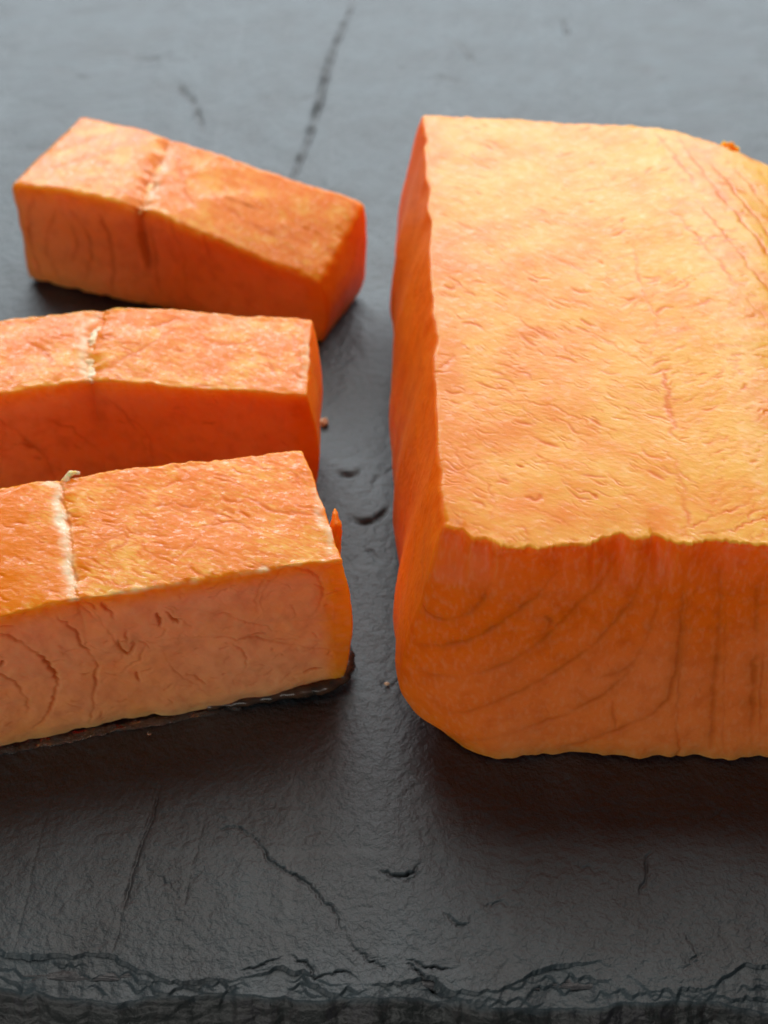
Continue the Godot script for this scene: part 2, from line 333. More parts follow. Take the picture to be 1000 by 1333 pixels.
func lump_vertex(l: Lump, raw: Vector3) -> Array:
	var r := lerpf(l.radius, l.crisp, smoothstep(l.size.y * 0.6, l.size.y * 0.9, raw.y))
	var s := l.size
	var c := Vector3(clampf(raw.x, r, s.x - r), clampf(raw.y, r * 0.6, s.y - r), clampf(raw.z, r, s.z - r))
	var n := (raw - c).normalized()
	var q := c + n * Vector3(r, r if raw.y > 1.0 else r * 0.6, r)
	var p := placed(l, q)
	var out := (l.ex * n.x + Vector3(0, n.y, 0) - l.ez * n.z).normalized()
	var from_top := s.y - q.y
	var front := smoothstep(0.3, 0.75, -n.z)
	var top := smoothstep(0.3, 0.75, n.y)
	var end := smoothstep(0.3, 0.75, n.x)
	if l.shape == "block":
		# the left side bellies out and is drawn in at the foot; the thin right end slopes away
		var side := pow(clampf(1.0 - q.x / 2.6, 0.0, 1.0), 2.0)
		var f := from_top / s.y
		var belly := -0.63 * sin(minf(f * 1.25, 1.0) * PI * 0.5) * (1.0 - smoothstep(0.74, 1.08, f)) + 0.22 * smoothstep(0.86, 1.0, f)
		p.x += belly * side * (1.0 + 0.25 * noise_low.get_noise_2d(p.z * 0.7, 3.0))
		var corner := pow(clampf(1.0 - q.x / 1.1, 0.0, 1.0), 2.0) * clampf(1.0 - q.z / 2.0, 0.0, 1.0)
		p.z -= 0.55 * corner * (0.35 + 0.65 * smoothstep(0.1, 0.8, f))
		var away := maxf(0.0, p.x - 5.9 + 0.1 * (p.z + 8.0) * 0.3)
		p.y -= 0.21 * pow(away, 1.4) * (q.y / s.y)
		# scallops where the pale crust is broken away along the front edge
		var scallop := 0.7 * edge_at(CRUST_EDGE, p.x, true) + (0.10 * absf(noise_jag.get_noise_2d(p.x * 3.4, 21.0)) + 0.04 * noise_jag.get_noise_2d(p.x * 8.0, 3.0)) * smoothstep(0.12, 0.0, from_top)
		p.z -= scallop * smoothstep(0.85, 0.0, from_top) * clampf(1.0 - q.z / 1.6, 0.0, 1.0)
		p.y -= scallop * 0.12 * clampf(1.0 - q.z / 0.7, 0.0, 1.0) * smoothstep(0.5, 0.0, from_top)
		var notch := maxf(0.0, noise_jag.get_noise_2d(p.z * 0.5 + 50.0, 2.0)) * 0.15
		p.x += notch * smoothstep(0.6, 0.0, from_top) * clampf(1.0 - q.x / 0.8, 0.0, 1.0)
		# lip at the foot of the front
		p.z -= 0.16 * smoothstep(0.55, 0.0, q.y) * (0.5 + 0.9 * noise_jag.get_noise_2d(p.x * 0.8, 77.0)) * clampf(1.0 - q.z / 0.8, 0.0, 1.0)
	else:
		var v := q.y / s.y
		p.y += (0.03 * noise_jag.get_noise_2d(p.x * 0.6, p.z * 0.6 + 33.0) + 0.006 * noise_jag.get_noise_2d(p.x * 2.6, p.z * 2.6)) * v
		p += l.ez * (0.07 * noise_jag.get_noise_2d(p.x * 0.8 + 12.0, p.y * 0.9) + 0.014 * noise_jag.get_noise_2d(p.x * 2.4, p.y * 2.0)) * (1.0 if q.z < s.z * 0.5 else -1.0)
		p += l.ex * (0.24 * end * sin(PI * clampf(v * 0.9, 0.0, 1.0)) )
		if l.soft:   # the far slice has a rounder left end
			p -= l.ex * 0.16 * smoothstep(0.3, 0.75, -n.x) * sin(PI * clampf(v * 0.95, 0.0, 1.0)) * sin(PI * q.z / s.z)
			p.y += 0.08 * sin(PI * clampf(q.x / s.x * 2.3, 0.0, 1.0)) * v
		p -= l.ez * front * 0.10 * smoothstep(0.45, 0.0, q.y)
	# the foot is uneven, so that dark gaps show under it
	p.y += maxf(0.0, noise_jag.get_noise_2d(p.x * 1.4 + 5.0, p.z * 0.6)) * (0.09 if l.shape == "block" else 0.14) * smoothstep(0.35, 0.0, q.y)
	# lumps and grain
	var big := noise_low.get_noise_3dv(p)
	var mid := noise_mid.get_noise_3dv(p)
	var fine := noise_fine.get_noise_3dv(Vector3(p.x * 0.6, p.y, p.z * 1.5))
	var d := big * (0.045 - 0.02 * top) + mid * (0.011 - 0.007 * top) + fine * (0.004 - 0.0025 * top)
	var edge := smoothstep(0.28, 0.0, from_top) * smoothstep(0.28, 0.0, minf(q.z, s.z - q.z))
	edge = maxf(edge, smoothstep(0.3, 0.0, from_top) * smoothstep(0.3, 0.0, s.x - q.x))
	d += edge * (noise_jag.get_noise_3dv(p * 3.0) * 0.035)
	var t_groove := 0.0
	var f_groove := 0.0
	var pale := 0.0
	if top > 0.0 and l.top_lines:
		t_groove = l.top_lines.at(p.x, p.z) * top
	if front > 0.0 and l.front_lines:
		f_groove = l.front_lines.at(p.x, p.y) * front
	if l.pale_lines:
		pale = l.pale_lines.at(p.x, p.z) * maxf(top, smoothstep(0.06, 0.0, from_top))
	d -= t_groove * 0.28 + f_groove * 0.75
	if l.seam_lines:
		var s_groove := l.seam_lines.at(p.x, p.z) * smoothstep(1.5, 0.1, from_top)
		p.y -= s_groove * 0.75 * smoothstep(0.5, 0.0, from_top)
		d -= s_groove * 0.35 * front
		f_groove = maxf(f_groove, s_groove * 0.3 * front)
	p += out * d
	# colour: a pale dry crust on top, streaked along its fibres; moist orange flesh where it is cut
	var turn := 0.5 if l.shape != "block" else (0.62 if p.x < 4.3 + 0.1 * p.z else -0.62)
	var along := p.x * cos(turn) + p.z * sin(turn)
	var cross := p.z * cos(turn) - p.x * sin(turn)
	var streak := noise_mid.get_noise_2d(along * 0.55, cross * 2.4) + 0.55 * noise_fine.get_noise_2d(along * 0.35, cross * 1.6)
	var blotch := noise_low.get_noise_3dv(p * 1.7 + Vector3(40, 0, 9)) + 0.4 * mid
	var warm := 0.40 + 0.35 * smoothstep(3.5, 1.0, p.x) * smoothstep(-6.0, 4.0, p.z) + blotch * 0.75 + streak * 0.36 + 0.5 * smoothstep(1.7, 0.75, p.x)
	if l.shape != "block":
		warm = 0.44 + blotch * 0.85 + streak * 0.5 + 0.8 * noise_fine.get_noise_2d(along * 0.5, cross * 2.2)
		warm += 0.36 + 0.45 * smoothstep(-5.2, -6.0, p.x) * smoothstep(1.0, 4.0, p.z)
	var pale_here := crust_pale.lerp(crust_yellow, clampf((p.x - 3.6) * 0.28 + blotch * 0.5, 0.0, 1.0))
	var crust := pale_here.lerp(crust_orange, clampf(warm, 0.0, 1.0))
	if l.shape == "block":
		crust = pale_here.lerp(crust_orange, clampf(warm * 0.75, 0.0, 0.85))
	p += out * streak * 0.0012 * top
	# the cut flesh is darker and more orange just under the smoked outside, paler further in
	var cut := flesh_orange
	if l.shape != "block":
		cut = Color(0.92, 0.245, 0.010).lerp(flesh_pink, l.pink * smoothstep(0.03, 0.45, from_top) * smoothstep(0.02, 0.4, s.x - q.x + 0.1 * big) * clampf(0.9 + big * 0.3 + mid * 0.2, 0.0, 1.0))
	else:
		cut = flesh_orange.lerp(flesh_pink, front * clampf(smoothstep(0.7, 2.6, from_top + 0.6 * big) * smoothstep(0.2, 1.6, q.x) * 0.30 + big * 0.14, 0.0, 0.45))
	cut = cut.lerp(cut * Color(0.84, 0.70, 0.6), clampf(mid * 0.9 + 0.1, 0.0, 0.7))
	var fibre := noise_fine.get_noise_2d(p.x * 0.9 + p.z * 0.3, p.y * 0.45)
	cut = cut.lerp(flesh_pink, clampf(fibre * 0.5, 0.0, 0.3) * front)
	var over := smoothstep(0.62, 0.86, n.y + 0.2 * noise_jag.get_noise_3dv(p * 2.0) + 0.1 * mid)
	var col := cut.lerp(crust, over)
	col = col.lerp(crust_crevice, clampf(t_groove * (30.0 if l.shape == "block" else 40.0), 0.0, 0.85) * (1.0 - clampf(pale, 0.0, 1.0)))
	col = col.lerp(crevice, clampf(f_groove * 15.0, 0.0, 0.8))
	col = col.lerp(fat_cream, clampf(pale, 0.0, 0.95))
	col.a = 1.0
	return [p, col, over]


func lump_mesh(l: Lump) -> ArrayMesh:
	settle(l)
	var nx := l.xs.size()
	var ny := l.ys.size()
	var nz := l.zs.size()
	# the axes were given in cm; stretch them to the lump's own size
	var kx := l.size.x / l.xs[nx - 1]
	var ky := l.size.y / l.ys[ny - 1]
	var kz := l.size.z / l.zs[nz - 1]
	var ids := {}
	var verts := PackedVector3Array()
	var cols := PackedColorArray()
	var index := PackedInt32Array()
	var dry := PackedFloat32Array()
	var vertex := func(i: int, j: int, k: int) -> int:
		var key := i + nx * (j + ny * k)
		var got = ids.get(key)
		if got != null:
			return got
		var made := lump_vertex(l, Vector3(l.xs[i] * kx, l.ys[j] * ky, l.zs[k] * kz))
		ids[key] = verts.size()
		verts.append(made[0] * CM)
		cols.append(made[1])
		dry.append(made[2])
		return verts.size() - 1
	var middle := placed(l, l.size * 0.5) * CM
	# faces: fixed axis, at its end or not
	for face in [[0, 0], [0, 1], [1, 1], [2, 0], [2, 1]]:
		var na: int = [ny, nx, nx][face[0]]
		var nb: int = [nz, nz, ny][face[0]]
		var rows := []
		for a in na:
			var row := PackedInt32Array()
			row.resize(nb)
			for b in nb:
				match face[0]:
					0: row[b] = vertex.call((nx - 1) * face[1], a, b)
					1: row[b] = vertex.call(a, (ny - 1) * face[1], b)
					2: row[b] = vertex.call(a, b, (nz - 1) * face[1])
			rows.append(row)
		var r0: PackedInt32Array = rows[na / 2]
		var r1: PackedInt32Array = rows[na / 2 + 1]
		var o := verts[r0[nb / 2]]
		var flip := (verts[r1[nb / 2]] - o).cross(verts[r0[nb / 2 + 1]] - o).dot(o - middle) > 0.0   # clockwise seen from outside
		for a in na - 1:
			var p: PackedInt32Array = rows[a]
			var q: PackedInt32Array = rows[a + 1]
			for b in nb - 1:
				if flip:
					index.append_array(PackedInt32Array([p[b], p[b + 1], q[b], q[b], p[b + 1], q[b + 1]]))
				else:
					index.append_array(PackedInt32Array([p[b], q[b], p[b + 1], p[b + 1], q[b], q[b + 1]]))
	# underside: a fan from one point to the foot's rim
	var hub := verts.size()
	verts.append(Vector3(middle.x, 0.0005, middle.z))
	dry.append(0.0)
	cols.append(flesh_orange)
	var rim := []
	for i in nx:
		rim.append(vertex.call(i, 0, 0))
	for k in range(1, nz):
		rim.append(vertex.call(nx - 1, 0, k))
	for i in range(nx - 2, -1, -1):
		rim.append(vertex.call(i, 0, nz - 1))
	for k in range(nz - 2, -1, -1):
		rim.append(vertex.call(0, 0, k))
	for k in rim.size() - 1:
		index.append_array(PackedInt32Array([hub, rim[k + 1], rim[k]]))
	# the cut flesh first, then the crust, which lets less light in
	var wet := PackedInt32Array()
	var crusted := PackedInt32Array()
	for t in range(0, index.size(), 3):
		if dry[index[t]] + dry[index[t + 1]] + dry[index[t + 2]] > 1.5:
			crusted.append_array(index.slice(t, t + 3))
		else:
			wet.append_array(index.slice(t, t + 3))
	return smooth_mesh(verts, cols, index, [wet, crusted])


func smooth_mesh(verts: PackedVector3Array, cols: PackedColorArray, index: PackedInt32Array, split := []) -> ArrayMesh:
	var arrays := []
	arrays.resize(Mesh.ARRAY_MAX)
	arrays[Mesh.ARRAY_VERTEX] = verts
	arrays[Mesh.ARRAY_COLOR] = cols
	arrays[Mesh.ARRAY_INDEX] = index
	var normals := PackedVector3Array()
	normals.resize(verts.size())
	for t in range(0, index.size(), 3):
		var a := index[t]
		var b := index[t + 1]
		var c := index[t + 2]
		var n := (verts[c] - verts[a]).cross(verts[b] - verts[a])
		normals[a] += n
		normals[b] += n
		normals[c] += n
	for k in normals.size():
		normals[k] = (normals[k] * 1e6).normalized()
	arrays[Mesh.ARRAY_NORMAL] = normals
	var m := ArrayMesh.new()
	for some in (split if split else [index]):
		arrays[Mesh.ARRAY_INDEX] = some
		m.add_surface_from_arrays(Mesh.PRIMITIVE_TRIANGLES, arrays)
	return m


# ---------------------------------------------------------------- small shapes
# a tube through points with a radius each, ragged by noise; flat squeezes it vertically
func ragged_tube(points: Array, radii: Array, rings: int, around: int, ragged: float, flat: Vector3, tint: Color, tint_b: Color) -> ArrayMesh:
	var verts := PackedVector3Array()
	var cols := PackedColorArray()
	var index := PackedInt32Array()
	var n := points.size()
	for i in rings:
		var t := float(i) / (rings - 1) * (n - 1)
		var k := mini(int(t), n - 2)
		var f := t - k
		var p: Vector3 = points[k].cubic_interpolate(points[k + 1], points[maxi(k - 1, 0)], points[mini(k + 2, n - 1)], f)
		var r: float = lerpf(radii[k], radii[k + 1], f)
		if i == 0 or i == rings - 1:
			r *= 0.15
		var way: Vector3 = (points[k + 1] - points[k]).normalized()
		var across := way.cross(Vector3.UP if absf(way.y) < 0.9 else Vector3.RIGHT).normalized()
		var up := across.cross(way).normalized()
		for j in around:
			var a := TAU * j / around
			var dir := across * cos(a) + up * sin(a)
			var v := p + dir * flat * r
			v += dir * ragged * (noise_jag.get_noise_3dv(v * 3.0) + 0.6 * noise_fine.get_noise_3dv(v))
			verts.append(v * CM)
			cols.append(tint.lerp(tint_b, clampf(0.5 + noise_mid.get_noise_3dv(v * 1.5) * 1.2, 0.0, 1.0)))
	for i in rings - 1:
		for j in around:
			var a := i * around + j
			var b := i * around + (j + 1) % around
			index.append_array(PackedInt32Array([a, b, a + around, b, b + around, a + around]))
	for side in 2:
		var hub := verts.size()
		var base := side * (rings - 1) * around
		verts.append(points[side * (n - 1)] * CM)
		cols.append(tint)
		for j in around:
			var a := base + j
			var b := base + (j + 1) % around
			index.append_array(PackedInt32Array([hub, b, a] if side == 0 else [hub, a, b]))
	return smooth_mesh(verts, cols, index)


func pebble(radius: Vector3, ragged: float, seed_at: float, tint: Color, rings := 14, around := 20) -> ArrayMesh:
	var verts := PackedVector3Array()
	var cols := PackedColorArray()
	var index := PackedInt32Array()
	for i in rings + 1:
		var lat := PI * i / rings
		for j in around:
			var lon := TAU * j / around
			var dir := Vector3(sin(lat) * cos(lon), cos(lat), sin(lat) * sin(lon))
			var k := 1.0 + ragged * noise_jag.get_noise_3dv(dir * 1.3 + Vector3(seed_at, 0, 0))
			verts.append(dir * radius * k * CM)
			cols.append(tint)
	for i in rings:
		for j in around:
			var a := i * around + j
			var b := i * around + (j + 1) % around
			index.append_array(PackedInt32Array([a, a + around, b, b, a + around, b + around]))
	var m := smooth_mesh(verts, cols, index)
	return m


# ---------------------------------------------------------------- naming
func part(called: String, m: Mesh, material: Material, parent: Node) -> MeshInstance3D:
	var o := MeshInstance3D.new()
	o.name = called
	o.mesh = m
	if m.get_surface_count() == 2:
		o.set_surface_override_material(0, material)
		o.set_surface_override_material(1, crust_m)
	else:
		o.material_override = material
	parent.add_child(o, true)
	return o


func thing(called: String, label: String, category: String, group := "") -> Node3D:
	var o := Node3D.new()
	o.name = called
	add_child(o, true)
	o.set_meta("label", label)
	o.set_meta("category", category)
	if group != "":
		o.set_meta("group", group)
	return o


func area_light(called: String, at: Vector3, towards: Vector3, size: Vector2, energy: float, color: Color) -> void:
	var l := AreaLight3D.new()
	l.name = called
	l.area_size = size
	l.light_energy = energy
	l.light_color = color
	l.shadow_enabled = true
	l.area_range = 4.0
	add_child(l)
	l.look_at_from_position(at, towards, Vector3.UP)


func _ready() -> void:
	rng.seed = 7
	# ------------------------------------------------ camera
	var cam := Camera3D.new()
	cam.name = "camera"
	add_child(cam)
	cam.position = Vector3(0, 18.3, 22.0) * CM
	cam.rotation_degrees = Vector3(-40, 0, 0)
	var lens := CameraAttributesPhysical.new()
	lens.frustum_focal_length = 34.2
	lens.frustum_focus_distance = 0.222
	lens.exposure_aperture = 15.5
	lens.frustum_near = 0.01
	lens.frustum_far = 20.0
	cam.attributes = lens
	cam.fov = 38.66
	cam.near = 0.01
	cam.far = 20.0
	cam.current = true
	# ------------------------------------------------ light: a tall window behind the board, the room around, an added fill in front
	var env := Environment.new()
	env.background_mode = Environment.BG_COLOR
	env.background_color = Color(0.375, 0.378, 0.38)
	env.background_energy_multiplier = 0.42
	env.tonemap_mode = Environment.TONE_MAPPER_LINEAR
	env.tonemap_exposure = 1.0
	env.sdfgi_enabled = true
	env.ssao_enabled = true
	env.ssil_enabled = true
	var we := WorldEnvironment.new()
	we.name = "room_light"
	we.environment = env
	add_child(we)
	area_light("window_light", Vector3(0.06, 0.72, -0.40), Vector3(0.02, 0.02, -0.06), Vector2(0.7, 0.42), 0.45, Color(1.0, 0.985, 0.96))
	area_light("far_window_light", Vector3(0.0, 0.58, -1.1), Vector3(0, 0.0, -0.1), Vector2(1.6, 0.6), 2.15, Color(0.94, 0.975, 1.0))

	area_light("added_fill_light", Vector3(-0.30, 0.10, 0.80), Vector3(0.0, 0.03, 0.0), Vector2(0.9, 0.18), 0.24, Color(1.0, 0.99, 0.97))  # fill lamp added low on the camera side to brighten the salmon fronts

	for s in [[noise_low, 0.42, 2, 11], [noise_mid, 2.3, 3, 23], [noise_fine, 9.0, 3, 37], [noise_jag, 0.9, 3, 41]]:
		var n: FastNoiseLite = s[0]
		n.noise_type = FastNoiseLite.TYPE_SIMPLEX_SMOOTH
		n.frequency = s[1]
		n.fractal_octaves = s[2]
		n.seed = s[3]

	# ------------------------------------------------ materials
	var grain := relief_texture(3, 0.012, 5)
	var slate_grain := relief_texture(19, 0.010, 6)
	var flesh_m := flesh_material(grain, 0.44, 0.55)
	flesh_m.metallic_specular = 0.26
	crust_m = flesh_material(grain, 0.26, 0.25)
	crust_m.metallic_specular = 0.22
	# the crust is moist in broken patches
	crust_m.clearcoat_enabled = true
	crust_m.clearcoat = 0.7
	crust_m.clearcoat_roughness = 0.16
	crust_m.clearcoat_texture = patch_texture(77, 0.014)
	block_crust_m = crust_m.duplicate()
	block_crust_m.clearcoat = 0.24
	block_crust_m.clearcoat_roughness = 0.2
	block_crust_m.heightmap_scale = 0.0022
	block_crust_m.clearcoat_texture = patch_texture(78, 0.008)
	crust_m.heightmap_scale = 0.004
	var cream_m := flesh_material(grain, 0.45, 0.0)
	var slate_m := StandardMaterial3D.new()
	slate_m.vertex_color_use_as_albedo = true
	slate_m.roughness = 0.54
	slate_m.metallic_specular = 0.56
	slate_m.heightmap_enabled = true
	slate_m.heightmap_texture = slate_grain
	slate_m.heightmap_scale = 0.026
	slate_m.uv1_triplanar = true
	slate_m.uv1_scale = Vector3(31, 31, 31)
	var skin_m := StandardMaterial3D.new()
	skin_m.vertex_color_use_as_albedo = true
	skin_m.roughness = 0.25
	var water_m := StandardMaterial3D.new()
	water_m.albedo_color = Color(1, 0.97, 0.93, 0.05)
	water_m.roughness = 0.03
	water_m.transparency = BaseMaterial3D.TRANSPARENCY_ALPHA
	water_m.refraction_enabled = true
	water_m.refraction_scale = 0.033

	var table := MeshInstance3D.new()
	table.name = "table_top"
	var table_mesh := BoxMesh.new()
	table_mesh.size = Vector3(1.3, 0.03, 1.1)
	table.mesh = table_mesh
	var table_m := StandardMaterial3D.new()
	table_m.albedo_color = Color(0.17, 0.165, 0.16)
	table_m.roughness = 0.7
	table.material_override = table_m
	table.position = Vector3(0, -0.0305, -0.1)
	table.set_meta("kind", "structure")
	table.set_meta("label", "dark table top under the slate board")
	add_child(table, true)
	build_slate(slate_m)
	build_block(flesh_m, cream_m)
	build_slices(flesh_m, cream_m, skin_m)
	build_bits(flesh_m, cream_m, water_m)


func relief_texture(seed_value: int, frequency: float, octaves: int) -> ImageTexture:
	var n := FastNoiseLite.new()
	n.noise_type = FastNoiseLite.TYPE_SIMPLEX_SMOOTH
	n.frequency = frequency
	n.fractal_octaves = octaves
	n.fractal_gain = 0.62
	n.seed = seed_value
	return ImageTexture.create_from_image(n.get_seamless_image(1024, 1024, false, false, 0.12))


func patch_texture(seed_value: int, frequency: float) -> NoiseTexture2D:
	var n := FastNoiseLite.new()
	n.noise_type = FastNoiseLite.TYPE_SIMPLEX_SMOOTH
	n.frequency = frequency
	n.fractal_octaves = 5
	n.fractal_gain = 0.6
	n.seed = seed_value
	var ramp := Gradient.new()
	ramp.offsets = PackedFloat32Array([0.0, 0.60, 0.72, 1.0])
	ramp.colors = PackedColorArray([Color.BLACK, Color.BLACK, Color.WHITE, Color.WHITE])
	var t := NoiseTexture2D.new()
	t.width = 1024
	t.height = 1024
	t.seamless = true
	t.noise = n
	t.color_ramp = ramp
	return t


func flesh_material(grain: Texture2D, roughness: float, scatter: float) -> StandardMaterial3D:
	var m := StandardMaterial3D.new()
	m.vertex_color_use_as_albedo = true
	m.roughness = roughness
	m.metallic_specular = 0.42
	m.subsurf_scatter_enabled = scatter > 0.0
	m.subsurf_scatter_strength = scatter
	m.heightmap_enabled = true
	m.heightmap_texture = grain
	m.heightmap_scale = 0.0055
	m.uv1_triplanar = true
	m.uv1_scale = Vector3(38, 60, 75)
	return m


# ---------------------------------------------------------------- the board
func edge_at(edge: Array, x: float, soft := false) -> float:
	for k in edge.size() - 1:
		if x <= edge[k + 1].x:
			var t := clampf((x - edge[k].x) / (edge[k + 1].x - edge[k].x), 0.0, 1.0)
			return lerpf(edge[k].y, edge[k + 1].y, t * t * (3.0 - 2.0 * t) if soft else t)
	return edge[edge.size() - 1].y


func build_slate(material: Material) -> void:
	var board := thing("slate_board", "dark grey slate board with chipped front edge under all the salmon", "slate board")
	var cracks := sheet(-10.0, -30.0, 10.0, 12.0, 0.013, SLATE_CRACKS.slice(5), 0.45, 1.1, 0.09, 0.8)
	for s in SLATE_CRACKS.slice(0, 5):   # the long straight seams
		cracks.line(s[2], s[0] * 0.6, s[1] * 1.2, 0.03, noise_jag)
		cracks.line(s[2], s[0] * 1.6, s[1] * 0.35, 0.05, noise_jag)
	for s in SLATE_CRACKS:
		if s[2][0].y < 1.0:   # the far ones are broad
			cracks.line(s[2], s[0] * 1.8, s[1] * 2.8, 0.06, noise_jag)
	for k in 130:
		var p := Vector2(rng.randf_range(-11, 11), rng.randf_range(-26, 0))
		var angle := rng.randf_range(0, PI)
		var pts := [p]
		for s in rng.randi_range(2, 5):
			angle += rng.randf_range(-0.7, 0.7)
			p += Vector2(cos(angle), sin(angle)) * rng.randf_range(0.3, 1.0)
			pts.append(p)
		cracks.line(pts, rng.randf_range(0.05, 0.11), rng.randf_range(0.01, 0.05), 0.1, noise_jag)
	for s in SLATE_CRACKS:   # each with a fainter companion beside it
		var beside := []
		for p in s[2]:
			beside.append(p + Vector2(0.05 + 0.09 * noise_jag.get_noise_2d(p.x * 2.0, p.y * 2.0), 0.03))
		cracks.line(beside, s[0] * 0.35, s[1] * 0.35, 0.14, noise_jag)
	# fine natural wrinkles: short wandering lines
	for k in 420:
		var p := Vector2(rng.randf_range(-9, 9), rng.randf_range(-26, 11) if k % 3 == 0 else rng.randf_range(3, 11))
		var angle := rng.randf_range(0.9, 2.2) if k % 2 == 0 else rng.randf_range(0, PI)
		var pts := [p]
		for s in rng.randi_range(3, 6):
			angle += rng.randf_range(-0.8, 0.8)
			p += Vector2(cos(angle), sin(angle)) * rng.randf_range(0.1, 0.42)
			pts.append(p)
		cracks.line(pts, rng.randf_range(0.016, 0.028), rng.randf_range(0.004, 0.016), 0.05, noise_jag)
	var verts := PackedVector3Array()
	var cols := PackedColorArray()
	var index := PackedInt32Array()
	var slate := Color(0.031, 0.046, 0.054)
	# the far stretch, then the near stretch with its broken front edge, more finely
	for stretch in [[axis([[11.0, 0.35], [25.0, 0.05], [36.0, 0.35]]), axis([[22.0, 0.16], [30.0, 0.075], [35.0, 0.05]]), -31.0], [axis([[11.0, 0.35], [25.0, 0.02], [36.0, 0.35]]), axis([[1.5, 0.04], [6.0, 0.025], [7.5, 0.013], [8.7, 0.06]]), 4.0]]:
		var first := verts.size()
		var xs := PackedFloat32Array()
		for v in stretch[0]:
			xs.append(v - 18.0)
		var zs := PackedFloat32Array()
		for v in stretch[1]:
			zs.append(v + stretch[2])
		var nx := xs.size()
		var nz := zs.size()
		for x in xs:
			var jag := noise_jag.get_noise_2d(x * 1.6, 5.0)
			var jag_fine := noise_fine.get_noise_2d(x * 0.45, 1.0) + 0.5 * noise_fine.get_noise_2d(x * 1.6, 8.0)
			var ledge := edge_at(LEDGE_EDGE, clampf(x, -6.0, 5.9)) + absf(jag) * 0.12 - 0.03 + jag_fine * 0.02
			var broken := maxf(edge_at(BREAK_EDGE, clampf(x, -6.0, 5.9)) + absf(noise_jag.get_noise_2d(x * 0.7, 40.0)) * 0.12 - 0.03 + noise_fine.get_noise_2d(x * 0.5, 9.0) * 0.008, ledge + 0.02)
			# the split layers: where each one ends and how thick it is
			var edges := [Vector2(ledge, clampf(0.045 + 0.09 * noise_jag.get_noise_2d(x * 0.7, 12.0), 0.006, 0.10))]
			for k in 3:
				edges.append(Vector2(lerpf(ledge, broken, 0.25 + 0.25 * k) + absf(noise_jag.get_noise_2d(x * 1.3, 60.0 + 17.0 * k)) * 0.34 - 0.06 + noise_fine.get_noise_2d(x * 0.6, 5.0 * k) * 0.03, clampf(0.012 + 0.06 * noise_jag.get_noise_2d(x * 1.1, 33.0 + 9.0 * k), 0.0, 0.05)))
			for k in 13:
				edges.append(Vector2(broken + 0.045 * k + absf(noise_jag.get_noise_2d(x * 0.45, 110.0 + 13.0 * k)) * 0.25, 0.055 + 0.03 * noise_jag.get_noise_2d(x * 0.8, 7.0 * k)))
			for z in zs:
				var big := noise_low.get_noise_2d(x * 0.8, z * 0.8)
				var mid := noise_mid.get_noise_2d(x * 0.5, z * 0.28)
				var crack := cracks.at(x, z)
				var away := smoothstep(0.0, -14.0, z)
				var y := -0.012 + big * 0.02 + mid * (0.009 + 0.026 * away) + away * 0.06 * noise_mid.get_noise_2d(x * 0.2 + 9.0, z * 0.16) + noise_fine.get_noise_2d(x * 0.5, z * 0.32) * (0.003 + 0.008 * away) - crack * 0.75
				var down := maxf(0.0, z - ledge) * 0.04
				if z > ledge - 0.15:
					for e in edges:
						if z > e.x:
							down += e.y * smoothstep(e.x, e.x + 0.016, z)
				if z > broken:
					down += (z - broken) * 1.0
				y -= down
				verts.append(Vector3(x, maxf(y, -1.35), z) * CM)
				var tone := 1.0 + 0.35 * noise_mid.get_noise_2d(x * 0.3 + 20.0, z * 0.2) + 0.25 * big + 0.25 * noise_fine.get_noise_2d(x, z)
				var c := slate * tone
				c = c.lerp(Color(0.012, 0.012, 0.012), clampf(crack * 9.0, 0.0, 0.85))
				c = c.lerp(Color(0.009, 0.0095, 0.0095), 0.88 * smoothstep(0.0, 0.06, z - broken))  # shade on the broken front face, painted into its colour
				c.a = 1.0
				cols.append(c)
		for i in nx - 1:
			for k in nz - 1:
				var a := first + i * nz + k
				index.append_array(PackedInt32Array([a, a + nz, a + 1, a + 1, a + nz, a + nz + 1]))
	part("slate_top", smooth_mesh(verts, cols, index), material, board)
	# the body under it, set in from the broken edge
	var body := BoxMesh.new()
	body.size = Vector3(35.9, 1.0, 41.0) * CM
	var body_m := StandardMaterial3D.new()
	body_m.albedo_color = Color(0.2, 0.2, 0.2)
	body_m.roughness = 0.8
	var b := part("slate_body", body, body_m, board)
	b.position = Vector3(0, -1.0, -10.4) * CM
	# loose flakes left standing along the broken edge
	for f in FLAKES:
		part("slate_flake", flake_mesh(f[2], f[3], f[4]), material, board).position = Vector3(f[0], -0.10, f[1]) * CM


# a thin splinter of slate with an uneven outline: long, wide, thick in cm
var FLAKES = [[-4.3, 10.32, 1.5, 0.16, 0.06], [-2.1, 10.38, 0.9, 0.12, 0.05], [0.55, 10.43, 0.7, 0.15, 0.06], [1.7, 10.52, 1.1, 0.14, 0.07], [2.9, 10.46, 0.9, 0.16, 0.06], [4.3, 10.58, 0.9, 0.12, 0.06]]


